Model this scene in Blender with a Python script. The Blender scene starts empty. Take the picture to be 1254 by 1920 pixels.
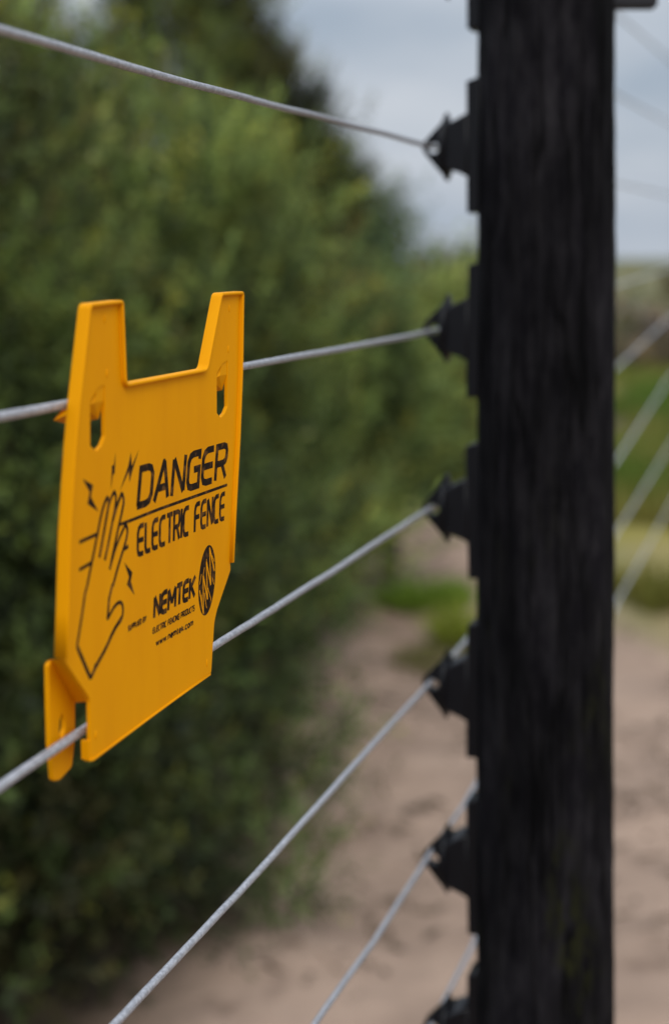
import bpy, bmesh, math, random
import numpy as np
from mathutils import Vector, Matrix, noise as mnoise
from mathutils.geometry import tessellate_polygon
R = math.radians
sc = bpy.context.scene
COL = sc.collection

# ------------------------------------------------------------------ camera
FPX = 2700.0; CX = 627.0; HOR = 485.0; CAMH = 1.2; VP = 1526.0
cd = bpy.data.cameras.new("camera"); cam = bpy.data.objects.new("camera", cd); COL.objects.link(cam)
cam.location = (0, 0, CAMH); cam.rotation_euler = (R(90), 0, 0)
cd.sensor_fit = 'VERTICAL'; cd.sensor_height = 36; cd.lens = 36*FPX/1920
cd.shift_y = -(960-HOR)/1920
cd.clip_start = 0.02; cd.clip_end = 2000
cd.dof.use_dof = True; cd.dof.focus_distance = 0.495; cd.dof.aperture_fstop = 6.1
cd.dof.aperture_blades = 7
sc.camera = cam

# ------------------------------------------------------------------ world: overcast sky
SUN_EL, SUN_AZ = 46.0, 168.0      # azimuth from +Y towards +X (negative: from the left)
w = bpy.data.worlds.new("World"); sc.world = w; w.use_nodes = True
nt = w.node_tree; nt.nodes.clear()
def N(nt, t, **k):
    n = nt.nodes.new(t)
    for a, b in k.items(): setattr(n, a, b)
    return n
out = N(nt, 'ShaderNodeOutputWorld'); bg = N(nt, 'ShaderNodeBackground')
sky = N(nt, 'ShaderNodeTexSky', sky_type='NISHITA', sun_disc=False)
sky.sun_elevation = R(SUN_EL); sky.sun_rotation = R(SUN_AZ); sky.air_density = 1.4; sky.dust_density = 3
tc = N(nt, 'ShaderNodeTexCoord'); mp = N(nt, 'ShaderNodeMapping'); mp.inputs['Scale'].default_value = (1.6, 1.6, 6.5)
mp.inputs['Location'].default_value = (0.4, 1.3, 0.35)
nz = N(nt, 'ShaderNodeTexNoise'); nz.inputs['Scale'].default_value = 2.2; nz.inputs['Detail'].default_value = 6; nz.inputs['Roughness'].default_value = .5
cr = N(nt, 'ShaderNodeValToRGB')
cr.color_ramp.elements[0].position = .34; cr.color_ramp.elements[0].color = (3.8, 4.5, 5.45, 1)
cr.color_ramp.elements[1].position = .68; cr.color_ramp.elements[1].color = (6.1, 6.5, 7.15, 1)
mx = N(nt, 'ShaderNodeMix', data_type='RGBA'); mx.inputs['Factor'].default_value = .94
nt.links.new(tc.outputs['Generated'], mp.inputs['Vector']); nt.links.new(mp.outputs[0], nz.inputs['Vector'])
nt.links.new(nz.outputs['Fac'], cr.inputs['Fac']); nt.links.new(sky.outputs[0], mx.inputs['A']); nt.links.new(cr.outputs[0], mx.inputs['B'])
sx = N(nt, 'ShaderNodeSeparateXYZ'); nt.links.new(tc.outputs['Generated'], sx.inputs[0])
zm = N(nt, 'ShaderNodeMapRange'); zm.inputs['From Min'].default_value = .17; zm.inputs['From Max'].default_value = .9
zm.inputs['To Min'].default_value = 1.0; zm.inputs['To Max'].default_value = 2.9      # an overcast sky is about three times brighter overhead than at the horizon
nt.links.new(sx.outputs['Z'], zm.inputs['Value'])
vm = N(nt, 'ShaderNodeVectorMath', operation='SCALE'); nt.links.new(mx.outputs['Result'], vm.inputs[0]); nt.links.new(zm.outputs[0], vm.inputs['Scale'])
nt.links.new(vm.outputs[0], bg.inputs['Color']); bg.inputs['Strength'].default_value = .1
nt.links.new(bg.outputs[0], out.inputs[0])
# ------------------------------------------------------------------ sun through cloud
sd = bpy.data.lights.new("sun", 'SUN'); sun = bpy.data.objects.new("sun", sd); COL.objects.link(sun)
sd.energy = 1.5; sd.angle = R(25); sd.color = (1, .96, .9)
sv = Vector((math.sin(R(SUN_AZ))*math.cos(R(SUN_EL)), math.cos(R(SUN_AZ))*math.cos(R(SUN_EL)), math.sin(R(SUN_EL))))
sun.rotation_euler = sv.to_track_quat('Z', 'Y').to_euler(); sun.location = (-3, -2, 6)
sc.view_settings.view_transform = 'Standard'; sc.view_settings.look = 'None'; sc.view_settings.exposure = 0.0
sc.view_settings.gamma = 1.0

# ------------------------------------------------------------------ helpers
def tag(o, label=None, cat=None, group=None, kind=None):
    if label: o['label'] = label
    if cat: o['category'] = cat
    if group: o['group'] = group
    if kind: o['kind'] = kind
    return o
def empty(name, loc=(0, 0, 0), rz=0):
    o = bpy.data.objects.new(name, None); COL.objects.link(o); o.location = loc; o.rotation_euler = (0, 0, rz)
    o.empty_display_size = .05
    return o
def mesh_obj(name, verts, faces, mat, parent=None, smooth=False):
    me = bpy.data.meshes.new(name); me.from_pydata([tuple(v) for v in verts], [], [tuple(f) for f in faces]); me.update()
    if mat: me.materials.append(mat)
    if smooth:
        me.polygons.foreach_set('use_smooth', [True]*len(me.polygons))
    o = bpy.data.objects.new(name, me); COL.objects.link(o)
    if parent: o.parent = parent
    return o
def bm_obj(name, bm, mat, parent=None, smooth=False):
    me = bpy.data.meshes.new(name); bmesh.ops.recalc_face_normals(bm, faces=bm.faces[:]); bm.to_mesh(me); bm.free()
    me.materials.append(mat)
    if smooth: me.polygons.foreach_set('use_smooth', [True]*len(me.polygons))
    o = bpy.data.objects.new(name, me); COL.objects.link(o)
    if parent: o.parent = parent
    return o
def mat(name, color, rough=.6, spec=.5, noise=None, bump=None, metallic=0.0, sub=0.0):
    m = bpy.data.materials.new(name); m.use_nodes = True; t = m.node_tree; b = t.nodes['Principled BSDF']
    b.inputs['Roughness'].default_value = rough; b.inputs['Specular IOR Level'].default_value = spec
    b.inputs['Metallic'].default_value = metallic
    b.inputs['Base Color'].default_value = (*color, 1)
    co = N(t, 'ShaderNodeTexCoord')
    if noise:     # (color2, scale3, detail, lo, hi)
        c2, s3, det, lo, hi = noise
        mpn = N(t, 'ShaderNodeMapping'); mpn.inputs['Scale'].default_value = s3
        n = N(t, 'ShaderNodeTexNoise'); n.inputs['Scale'].default_value = 1; n.inputs['Detail'].default_value = det
        r = N(t, 'ShaderNodeValToRGB'); r.color_ramp.elements[0].position = lo; r.color_ramp.elements[1].position = hi
        r.color_ramp.elements[0].color = (*color, 1); r.color_ramp.elements[1].color = (*c2, 1)
        t.links.new(co.outputs['Object'], mpn.inputs[0]); t.links.new(mpn.outputs[0], n.inputs['Vector'])
        t.links.new(n.outputs['Fac'], r.inputs[0]); t.links.new(r.outputs[0], b.inputs['Base Color'])
    if bump:      # (scale3, detail, strength, distance)
        s3, det, st, di = bump
        mpn = N(t, 'ShaderNodeMapping'); mpn.inputs['Scale'].default_value = s3
        n = N(t, 'ShaderNodeTexNoise'); n.inputs['Scale'].default_value = 1; n.inputs['Detail'].default_value = det
        bp = N(t, 'ShaderNodeBump'); bp.inputs['Strength'].default_value = st; bp.inputs['Distance'].default_value = di
        t.links.new(co.outputs['Object'], mpn.inputs[0]); t.links.new(mpn.outputs[0], n.inputs['Vector'])
        t.links.new(n.outputs['Fac'], bp.inputs['Height']); t.links.new(bp.outputs[0], b.inputs['Normal'])
    return m

# ------------------------------------------------------------------ fence frame
UD = Vector((VP-CX, FPX, 0)).normalized()          # along the wires, away from the viewer
NN = Vector((UD.y, -UD.x, 0))                      # sign front normal
Z0 = 0.815
P0 = Vector(((812-CX)/FPX*Z0, Z0, CAMH))           # a point of the wire plane, at eye height
RZ = math.atan2(UD.y, UD.x)
def L(px, py, n=0.0):
    """pixel of the photograph -> fence-frame (u, back, up), on the plane n (m) in front of the wires"""
    d = Vector(((px-CX)/FPX, 1, -(py-HOR)/FPX)); o = Vector((0, 0, CAMH))
    t = (n + (P0-o).dot(NN))/d.dot(NN)
    p = o + d*t - P0
    return Vector((p.dot(UD), -n, p.z))            # z relative to eye height
def uv(px, py, n): 
    q = L(px, py, n); return Vector((q.x, q.z))
def frame_empty(name, u, n, z):
    o = empty(name, P0 + UD*u + NN*n + Vector((0, 0, z)), RZ); return o

def offset_poly(pts, d):
    """inset a CCW closed polygon by d"""
    n = len(pts); res = []
    for i in range(n):
        a, b, c = pts[i-1], pts[i], pts[(i+1) % n]
        e1 = (b-a).normalized(); e2 = (c-b).normalized()
        n1 = Vector((-e1.y, e1.x)); n2 = Vector((-e2.y, e2.x))
        m = (n1+n2); m = m/max(m.length, 1e-6); k = d/max(m.dot(n1), .45)
        res.append(b+m*k)
    return res
def ccw(pts):
    a = sum(pts[i-1].x*pts[i].y-pts[i].x*pts[i-1].y for i in range(len(pts)))
    return pts if a > 0 else pts[::-1]
def round_corners(pts, rad, seg=4):
    n = len(pts); res = []
    for i in range(n):
        a, b, c = pts[i-1], pts[i], pts[(i+1) % n]
        e1 = (a-b); e2 = (c-b); r = min(rad if not isinstance(rad, dict) else rad.get(i, 0), e1.length*.45, e2.length*.45)
        ang = e1.angle(e2)
        if r < 1e-5 or ang > 2.95: res.append(b.copy()); continue
        p = b+e1.normalized()*r; q = b+e2.normalized()*r
        for k in range(seg+1):
            t = k/seg; res.append((1-t)**2*p+2*t*(1-t)*b+t*t*q)
    return res
def prism(name, loops, n_front, n_back, m, parent, bevel=0.0, zoff=0.0, uoff=0.0):
    """plate in the fence frame with holes: loops = [outer, hole, ...] as (u,z)"""
    cu = bpy.data.curves.new(name, 'CURVE'); cu.dimensions = '2D'; cu.fill_mode = 'BOTH'
    th = (n_front-n_back)
    cu.extrude = th/2-bevel; cu.bevel_depth = bevel; cu.bevel_resolution = 2; cu.offset = -bevel
    for lp in loops:
        s = cu.splines.new('POLY'); s.points.add(len(lp)-1); s.use_cyclic_u = True
        for p, q in zip(s.points, lp): p.co = (q.x-uoff, q.y-zoff, 0, 1)
    tmp = bpy.data.objects.new(name+"_tmp", cu); COL.objects.link(tmp)
    dg = bpy.context.evaluated_depsgraph_get()
    me = bpy.data.meshes.new_from_object(tmp.evaluated_get(dg))
    bpy.data.objects.remove(tmp); me.name = name
    # curve plane xy -> fence (u, ., z); curve +z -> front (-y)
    me.transform(Matrix(((1, 0, 0, 0), (0, 0, -1, -(n_front+n_back)/2), (0, 1, 0, 0), (0, 0, 0, 1))))
    me.materials.clear(); me.materials.append(m)
    o = bpy.data.objects.new(name, me); COL.objects.link(o); o.parent = parent
    return o
def tube(pts, rad, seg=10):
    """tube mesh through world/local points"""
    V = []; F = []
    n = len(pts)
    for i, p in enumerate(pts):
        a = pts[max(i-1, 0)]; b = pts[min(i+1, n-1)]
        t = (b-a).normalized(); s = t.cross(Vector((0, 0, 1)));
        if s.length < .05: s = t.cross(Vector((1, 0, 0)))
        s.normalize(); q = s.cross(t)
        r = rad[i] if isinstance(rad, (list, tuple)) else rad
        for k in range(seg):
            an = 2*math.pi*k/seg; V.append(p+s*math.cos(an)*r+q*math.sin(an)*r)
    for i in range(n-1):
        for k in range(seg):
            F.append((i*seg+k, i*seg+(k+1) % seg, (i+1)*seg+(k+1) % seg, (i+1)*seg+k))
    F.append(tuple(range(seg))[::-1]); F.append(tuple((n-1)*seg+k for k in range(seg)))
    return V, F

# ------------------------------------------------------------------ materials
# moulded plastic, faintly streaked by rain
M_yel = mat('yellow_plastic', (.73, .295, .0004), .55, .06, noise=((.69, .268, .0008), (75, 75, 20), 6, .40, .70), bump=((500, 500, 60), 3, .12, .0003))
M_ink = mat('black_ink', (.012, .006, .003), .6, .12, noise=((.13, .055, .012), (300, 300, 300), 5, .50, .70))
M_wire = mat('galvanised_wire', (.27, .27, .285), .36, .6, noise=((.44, .44, .46), (700, 700, 700), 4, .36, .66), bump=((1100, 1100, 1100), 3, .6, .0004), metallic=.35)
M_black = mat('black_plastic', (.004, .004, .0055), .4, .24)
M_staple = mat('old_galvanised_nail', (.02, .02, .023), .6, .3, metallic=.3)

# ------------------------------------------------------------------ ground
def make_ground():
    def gh(x, y):
        h = .04*mnoise.noise(Vector((x*1.1, y*.8, 3)))+.03*mnoise.noise(Vector((x*3.1, y*2.6, 8)))+.012*mnoise.noise(Vector((x*7, y*7, 1)))
        d = max(0, y-14); h += min(d*.012, 1.0)*(.75+.5*mnoise.noise(Vector((x*.05, y*.03, 5))))
        # bank along the shrubs
        return h
    xs = list(np.concatenate([np.linspace(-600, -30, 12), np.linspace(-24, -3.2, 16), np.linspace(-3, 4, 150), np.linspace(4.3, 30, 18), np.linspace(60, 600, 12)]))
    ys = list(np.concatenate([np.linspace(-20, 0.5, 14), np.linspace(.6, 9, 190), np.linspace(9.3, 40, 60), np.linspace(50, 900, 24)]))
    V = [(x, y, gh(x, y)) for y in ys for x in xs]; nx = len(xs)
    F = [(j*nx+i, j*nx+i+1, (j+1)*nx+i+1, (j+1)*nx+i) for j in range(len(ys)-1) for i in range(nx-1)]
    m = bpy.data.materials.new('sand_and_turf'); m.use_nodes = True; t = m.node_tree; b = t.nodes['Principled BSDF']
    b.inputs['Roughness'].default_value = .95; b.inputs['Specular IOR Level'].default_value = .15
    co = N(t, 'ShaderNodeTexCoord')
    def noi(scale, det, lo, hi, loc=(0, 0, 0)):
        mpn = N(t, 'ShaderNodeMapping'); mpn.inputs['Scale'].default_value = scale; mpn.inputs['Location'].default_value = loc
        n = N(t, 'ShaderNodeTexNoise'); n.inputs['Scale'].default_value = 1; n.inputs['Detail'].default_value = det
        mr = N(t, 'ShaderNodeMapRange'); mr.inputs['From Min'].default_value = lo; mr.inputs['From Max'].default_value = hi; mr.interpolation_type = 'SMOOTHSTEP'
        t.links.new(co.outputs['Object'], mpn.inputs[0]); t.links.new(mpn.outputs[0], n.inputs['Vector']); t.links.new(n.outputs['Fac'], mr.inputs['Value'])
        return mr.outputs['Result']
    def mix(f, a, bb):
        x = N(t, 'ShaderNodeMix', data_type='RGBA')
        for s, v in (('Factor', f), ('A', a), ('B', bb)):
            if isinstance(v, tuple): x.inputs[s].default_value = (*v, 1)
            elif isinstance(v, float): x.inputs[s].default_value = v
            else: t.links.new(v, x.inputs[s])
        return x.outputs['Result']
    def math_(op, a, bb):
        x = N(t, 'ShaderNodeMath', operation=op); x.use_clamp = (op != 'ADD' and op != 'MULTIPLY')
        for k, v in enumerate((a, bb)):
            if isinstance(v, (int, float)): x.inputs[k].default_value = v
            else: t.links.new(v, x.inputs[k])
        return x.outputs[0]
    sand = mix(noi((2.2, 3.6, 1), 5, .35, .68), (.345, .242, .178), (.235, .163, .119))
    sand = mix(noi((6.5, 8, 1), 3, .58, .76, (4, 2, 0)), sand, (.15, .10, .072))
    sand = mix(noi((16, 22, 1), 4, .60, .78, (1, 7, 0)), sand, (.17, .12, .086))
    sep = N(t, 'ShaderNodeSeparateXYZ'); t.links.new(co.outputs['Object'], sep.inputs[0])
    # turf beyond ~5.5 m with a ragged edge
    wob = N(t, 'ShaderNodeTexNoise'); wob.inputs['Scale'].default_value = 1.1; wob.inputs['Detail'].default_value = 4
    t.links.new(co.outputs['Object'], wob.inputs['Vector'])
    yy = math_('ADD', sep.outputs['Y'], math_('MULTIPLY', wob.outputs['Fac'], 2.4))
    nar = N(t, 'ShaderNodeMath', operation='MAXIMUM'); nar.inputs[1].default_value = 0
    t.links.new(math_('ADD', math_('MULTIPLY', sep.outputs['X'], -5.0), 5.2), nar.inputs[0])
    nar2 = N(t, 'ShaderNodeMath', operation='MINIMUM'); nar2.inputs[1].default_value = 4.5; t.links.new(nar.outputs[0], nar2.inputs[0])
    yg = math_('ADD', yy, math_('MULTIPLY', nar2.outputs[0], -1.0))
    mr = N(t, 'ShaderNodeMapRange'); mr.inputs['From Min'].default_value = 4.9; mr.inputs['From Max'].default_value = 7.3; t.links.new(yg, mr.inputs['Value'])
    turf = mix(noi((.9, .5, 1), 4, .38, .6), (.115, .145, .028), (.23, .195, .05))
    turf = mix(noi((.35, .22, 1), 3, .56, .66, (9, 3, 0)), turf, (.12, .095, .07))
    fr = N(t, 'ShaderNodeMapRange'); fr.inputs['From Min'].default_value = 14.5; fr.inputs['From Max'].default_value = 18; t.links.new(yy, fr.inputs['Value'])
    turf = mix(fr.outputs['Result'], turf, mix(noi((.12, .05, 1), 3, .4, .6), (.075, .08, .03), (.13, .12, .055)))
    c = mix(mr.outputs['Result'], sand, turf)
    # leaf litter colour, also darkened for shade under the shrubs (left of their front line)
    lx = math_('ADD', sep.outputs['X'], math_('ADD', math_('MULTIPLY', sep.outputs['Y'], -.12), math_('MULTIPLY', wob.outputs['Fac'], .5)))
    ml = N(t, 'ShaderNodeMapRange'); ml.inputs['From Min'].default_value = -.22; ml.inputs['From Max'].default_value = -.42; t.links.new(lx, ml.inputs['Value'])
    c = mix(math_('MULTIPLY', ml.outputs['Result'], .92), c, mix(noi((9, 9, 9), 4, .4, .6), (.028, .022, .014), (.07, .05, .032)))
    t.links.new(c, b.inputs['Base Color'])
    n = N(t, 'ShaderNodeTexNoise'); n.inputs['Scale'].default_value = 14; n.inputs['Detail'].default_value = 6
    bp = N(t, 'ShaderNodeBump'); bp.inputs['Strength'].default_value = .5; bp.inputs['Distance'].default_value = .03
    t.links.new(co.outputs['Object'], n.inputs['Vector']); t.links.new(n.outputs['Fac'], bp.inputs['Height']); t.links.new(bp.outputs[0], b.inputs['Normal'])
    o = mesh_obj('ground', V, F, m, smooth=True); tag(o, kind='structure')
    o['label'] = 'sandy track with turf and leaf litter'
    return gh
gh = make_ground()

# ------------------------------------------------------------------ post with insulators
INS = [-62, 278, 620, 948, 1282, 1604, 1926]      # photo heights of the insulator eyes
U_INS = 0.0
post = frame_empty('fence_post', 0.004, .063, -CAMH)
tag(post, 'black weathered round timber fence post with a column of black insulators on its side', 'fence post')
def make_post_mesh():
    rnd = random.Random(4)
    seg = 96; hs = np.linspace(-.3, 1.62, 420); V = []; F = []
    for h in hs:
        for k in range(seg):
            a = 2*math.pi*k/seg; cx, cy = math.cos(a), math.sin(a)
            r = .0374
            r += .0011*mnoise.noise(Vector((cx*1.4, cy*1.4, h*2.2)))
            r += .0010*mnoise.noise(Vector((cx*7, cy*7, h*9)))
            g = mnoise.noise(Vector((cx*22, cy*22, h*6.)));  r -= .0022*max(0, g-.12)**.7 if g > .12 else 0
            r += .0005*mnoise.noise(Vector((cx*40, cy*40, h*60)))
            V.append((cx*r, cy*r, h))
    n = len(hs)
    for i in range(n-1):
        for k in range(seg): F.append((i*seg+k, i*seg+(k+1) % seg, (i+1)*seg+(k+1) % seg, (i+1)*seg+k))
    F.append(tuple((n-1)*seg+k for k in range(seg)))
    return V, F
def post_mat():
    m = bpy.data.materials.new('creosoted_timber'); m.use_nodes = True; t = m.node_tree; b = t.nodes['Principled BSDF']
    b.inputs['Roughness'].default_value = .85; b.inputs['Specular IOR Level'].default_value = .08
    co = N(t, 'ShaderNodeTexCoord')
    def noi(s, det, rough=.6):
        mp_ = N(t, 'ShaderNodeMapping'); mp_.inputs['Scale'].default_value = s
        n = N(t, 'ShaderNodeTexNoise'); n.inputs['Scale'].default_value = 1; n.inputs['Detail'].default_value = det; n.inputs['Roughness'].default_value = rough
        t.links.new(co.outputs['Object'], mp_.inputs[0]); t.links.new(mp_.outputs[0], n.inputs['Vector']); return n.outputs['Fac']
    r = N(t, 'ShaderNodeValToRGB'); r.color_ramp.elements[0].position = .40; r.color_ramp.elements[1].position = .78
    r.color_ramp.elements[0].color = (.0045, .004, .0052, 1); r.color_ramp.elements[1].color = (.021, .0195, .021, 1)
    t.links.new(noi((90, 90, 30), 7, .7), r.inputs[0])
    r2 = N(t, 'ShaderNodeMapRange'); r2.inputs['From Min'].default_value = .54; r2.inputs['From Max'].default_value = .7; t.links.new(noi((22, 22, 7), 4), r2.inputs['Value'])
    sp = N(t, 'ShaderNodeSeparateXYZ'); t.links.new(co.outputs['Object'], sp.inputs[0])
    big = N(t, 'ShaderNodeMapRange'); big.inputs['From Min'].default_value = .36; big.inputs['From Max'].default_value = .64; big.inputs['To Min'].default_value = .45; big.inputs['To Max'].default_value = 1.5
    t.links.new(noi((34, 34, 9), 4), big.inputs['Value'])
    ck = N(t, 'ShaderNodeMapRange'); ck.inputs['From Min'].default_value = .0; ck.inputs['From Max'].default_value = .035; ck.inputs['To Min'].default_value = .12
    cz = N(t, 'ShaderNodeMath', operation='SUBTRACT'); cz.inputs[1].default_value = .5; t.links.new(noi((75, 75, 5), 3, .5), cz.inputs[0])
    ca = N(t, 'ShaderNodeMath', operation='ABSOLUTE'); t.links.new(cz.outputs[0], ca.inputs[0]); t.links.new(ca.outputs[0], ck.inputs['Value'])
    bm1 = N(t, 'ShaderNodeMath', operation='MULTIPLY'); t.links.new(big.outputs[0], bm1.inputs[0]); t.links.new(ck.outputs[0], bm1.inputs[1])
    vs_ = N(t, 'ShaderNodeVectorMath', operation='SCALE'); t.links.new(r.outputs[0], vs_.inputs[0]); t.links.new(bm1.outputs[0], vs_.inputs['Scale'])
    fn = N(t, 'ShaderNodeMapRange'); fn.inputs['From Min'].default_value = .46; fn.inputs['From Max'].default_value = .6; t.links.new(noi((160, 160, 60), 5), fn.inputs['Value'])
    r3 = N(t, 'ShaderNodeMapRange'); r3.inputs['From Min'].default_value = 1.1; r3.inputs['From Max'].default_value = .92; t.links.new(sp.outputs['Z'], r3.inputs['Value'])
    mu = N(t, 'ShaderNodeMath', operation='MULTIPLY'); t.links.new(r2.outputs[0], mu.inputs[0]); t.links.new(r3.outputs[0], mu.inputs[1])
    x = N(t, 'ShaderNodeMix', data_type='RGBA'); x.inputs['B'].default_value = (.017, .018, .006, 1)
    mu2 = N(t, 'ShaderNodeMath', operation='MULTIPLY'); t.links.new(mu.outputs[0], mu2.inputs[0]); t.links.new(fn.outputs[0], mu2.inputs[1]); t.links.new(mu2.outputs[0], x.inputs['Factor']); t.links.new(vs_.outputs[0], x.inputs['A']); t.links.new(x.outputs['Result'], b.inputs['Base Color'])
    bp = N(t, 'ShaderNodeBump'); bp.inputs['Strength'].default_value = 1.0; bp.inputs['Distance'].default_value = .003
    t.links.new(noi((160, 160, 14), 6, .7), bp.inputs['Height']); t.links.new(bp.outputs[0], b.inputs['Normal'])
    return m
V, F = make_post_mesh()
mesh_obj('timber_pole', V, F, post_mat(), post, smooth=True)
# frame: post empty local coords = (u, back, z); post centre at n=.063 -> wires at back = +.063, insulator eye at u=-.004
def circle(cu_, cv, r, k=20): return [Vector((cu_+r*math.cos(2*math.pi*i/k), cv+r*math.sin(2*math.pi*i/k))) for i in range(k)]
def prism_u(name, loops, u0, u1, m, parent, bevel=0.0):
    """plate whose outline is drawn in (back, z) and that is extruded along u"""
    o = prism(name, loops, (u1-u0)/2, -(u1-u0)/2, m, parent, bevel)
    # currently x=outline.x, y=-thickness, z=outline.y -> want back=outline.x, u=thickness
    o.data.transform(Matrix(((0, 1, 0, (u0+u1)/2), (1, 0, 0, 0), (0, 0, 1, 0), (0, 0, 0, 1))))
    o.data.flip_normals()
    return o
def make_insulator(parent):
    r = empty('insulator'); r.parent = parent; r.empty_display_size = .02
    # back = distance from the post centre. eye at .063, post skin at .0374
    V2 = Vector
    mm = .001
    # rail plate against the post
    pl = [V2((.0345, -37*mm)), V2((.0415, -37*mm)), V2((.0418, 36*mm)), V2((.0345, 38.5*mm))]
    prism_u('back_plate', [pl], -9*mm, 9*mm, M_black, r, .0006)
    # stepped plug between plate and flange
    bd = [V2((.0412, -17*mm)), V2((.045, -15*mm)), V2((.0535, -12*mm)), V2((.0545, -12*mm)), V2((.0545, 12.5*mm)), V2((.052, 13*mm)), V2((.0412, 18.5*mm))]
    prism_u('plug', [bd], -10*mm, 10*mm, M_black, r, .001)
    # flange disc, axis along back
    bm = bmesh.new(); k = 28; rings = [(.0532, 12.5), (.0536, 16.5), (.0552, 17.5), (.0566, 15), (.0575, 11)]
    vs = []
    for b_, rr in rings:
        vs.append([bm.verts.new((rr*mm*.8*math.cos(2*math.pi*i/k), b_, rr*mm*math.sin(2*math.pi*i/k))) for i in range(k)])
    for a_, c_ in zip(vs[:-1], vs[1:]):
        for i in range(k): bm.faces.new((a_[i], a_[(i+1) % k], c_[(i+1) % k], c_[i]))
    bm.faces.new(vs[0]); bm.faces.new(vs[-1]); bm_obj('flange', bm, M_black, r, True)
    # nose with the wire eye
    no = round_corners([V2((.0545, -19.5*mm)), V2((.0572, -15*mm)), V2((.0665, -4.2*mm)), V2((.0688, 0)), V2((.0672, 4*mm)), V2((.0575, 14*mm)), V2((.0545, 20.5*mm)), V2((.053, 14*mm)), V2((.053, -14*mm))], .0015)
    eye = [V2((.0626+3.7*mm*math.cos(a), -.2*mm+3.1*mm*math.sin(a))) for a in [math.pi*i_/9 for i_ in range(18)]]
    prism_u('eye', [no, eye], -3.4*mm, 3.4*mm, M_black, r, .0005)
    # nail head through the plate
    bm = bmesh.new(); bmesh.ops.create_cone(bm, cap_ends=True, segments=12, radius1=.003, radius2=.0022, depth=.0015)
    bmesh.ops.rotate(bm, verts=bm.verts, matrix=Matrix.Rotation(R(-90), 3, 'X')); bmesh.ops.translate(bm, verts=bm.verts, vec=(0, .0424, .027))
    bm_obj('nail_head', bm, M_staple, r, True)
    return r
proto = None
for i, y in enumerate(INS):
    z = -(y-HOR)/FPX*Z0 + CAMH
    if proto is None:
        proto = make_insulator(post); o = proto
    else:
        o = proto.copy(); COL.objects.link(o); o.parent = post
        for ch in list(proto.children):
            c = ch.copy(); COL.objects.link(c); c.parent = o
    o.location = (-.004 + (.0 if i == 0 else random.Random(i).uniform(-.0006, .0006)), 0, z)
    o.rotation_euler = (R([0, 0, 1.0, -1.2, .8, -.6, .5][i]), 0, 0)
# short bolt and strap fixed to the post's right side at the top edge of the view
pz = (HOR-(-8))/FPX*.78
bm = bmesh.new(); bmesh.ops.create_cube(bm, size=1); bmesh.ops.scale(bm, vec=(.026, .012, .0085), verts=bm.verts)
bmesh.ops.bevel(bm, geom=bm.edges[:], offset=.0012, segments=2, affect='EDGES')
o = bm_obj('strap', bm, M_staple, post)
wd = NN   # to the right of the post, seen from the camera, is +n : back negative
o.location = (.012, -.046, CAMH+pz); o.rotation_euler = (0, 0, R(90+18))

# ------------------------------------------------------------------ wires
def wire(pix, label, r=.00138, seed=0, group='strained steel wires of the electric fence'):
    pts = [L(px, py, 0) for px, py in pix]
    # extend towards the viewer's side, past the frame
    a, b = pts[0], pts[1]
    pts = [a+(a-b).normalized()*1.2] + pts
    fine = []
    for p, q in zip(pts[:-1], pts[1:]):
        k = max(2, int((q-p).length/.006)); k = min(k, 160)
        for j in range(k): fine.append(p.lerp(q, j/k))
    fine.append(pts[-1])
    res = []
    for p in fine:
        w1 = .0005*mnoise.noise(Vector((p.x*14, seed*7.1, 0)))+.00012*mnoise.noise(Vector((p.x*90, seed*3.3, 5)))
        res.append(Vector((p.x, p.y+w1*.4, p.z+w1)))
    V, F = tube(res, r, 12)
    e = frame_loc = P0
    c = res[len(res)//2].copy()
    o = mesh_obj('fence_wire', [v for v in V], F, M_wire, smooth=True)
    o.location = P0; o.rotation_euler = (0, 0, RZ)
    return tag(o, label, 'wire', group)
E = 812
far = lambda i: (1380, 375+68.5*(i-1))
wire([(400, -222), (E, -62), (1165, 183), (1254, 231), far(0)], 'blurred wire second from the top in the sky right of the post', seed=1)
wire([(400, -560), (E, -390), (1160, 30), (1254, 112), far(-1)], 'topmost wire, seen only as a blurred line in the sky right of the post', seed=2)
wire([(0, 57), (175, 106), (351, 156), (582, 214), (790, 270), (E, 276), (1160, 345), (1254, 366), far(1)], 'grey wire against the bush and the sky, the one above the yellow sign', seed=3)
wire([(0, 781), (120, 757), (455, 688), (640, 654), (E+2, 620), (1149, 538), (1254, 503), far(2)], 'grey wire passing behind the top of the yellow sign through its two upper clips', seed=4)
wire([(0, 1474), (150, 1372), (403, 1210), (600, 1087), (E+2, 948), (1149, 695), (1254, 597), far(3)], 'grey wire threaded through the lower left clip of the yellow sign', seed=5)
wire([(220, 1917), (450, 1673), (640, 1460), (E-2, 1275), (1154, 865), (1254, 709), far(4)], 'grey wire passing just below the yellow sign without touching it', seed=6)
wire([(590, 1920), (700, 1766), (E-6, 1600), (870, 1508), (1154, 1000), (1254, 838), far(5)], 'second grey wire below the yellow sign, meeting the fifth insulator', seed=7)
wire([(700, 2140), (E-4, 1922), (884, 1775), (1158, 1125), (1254, 952), far(6)], 'lowest wire, mostly hidden beside the foot of the post', seed=8)

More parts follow.
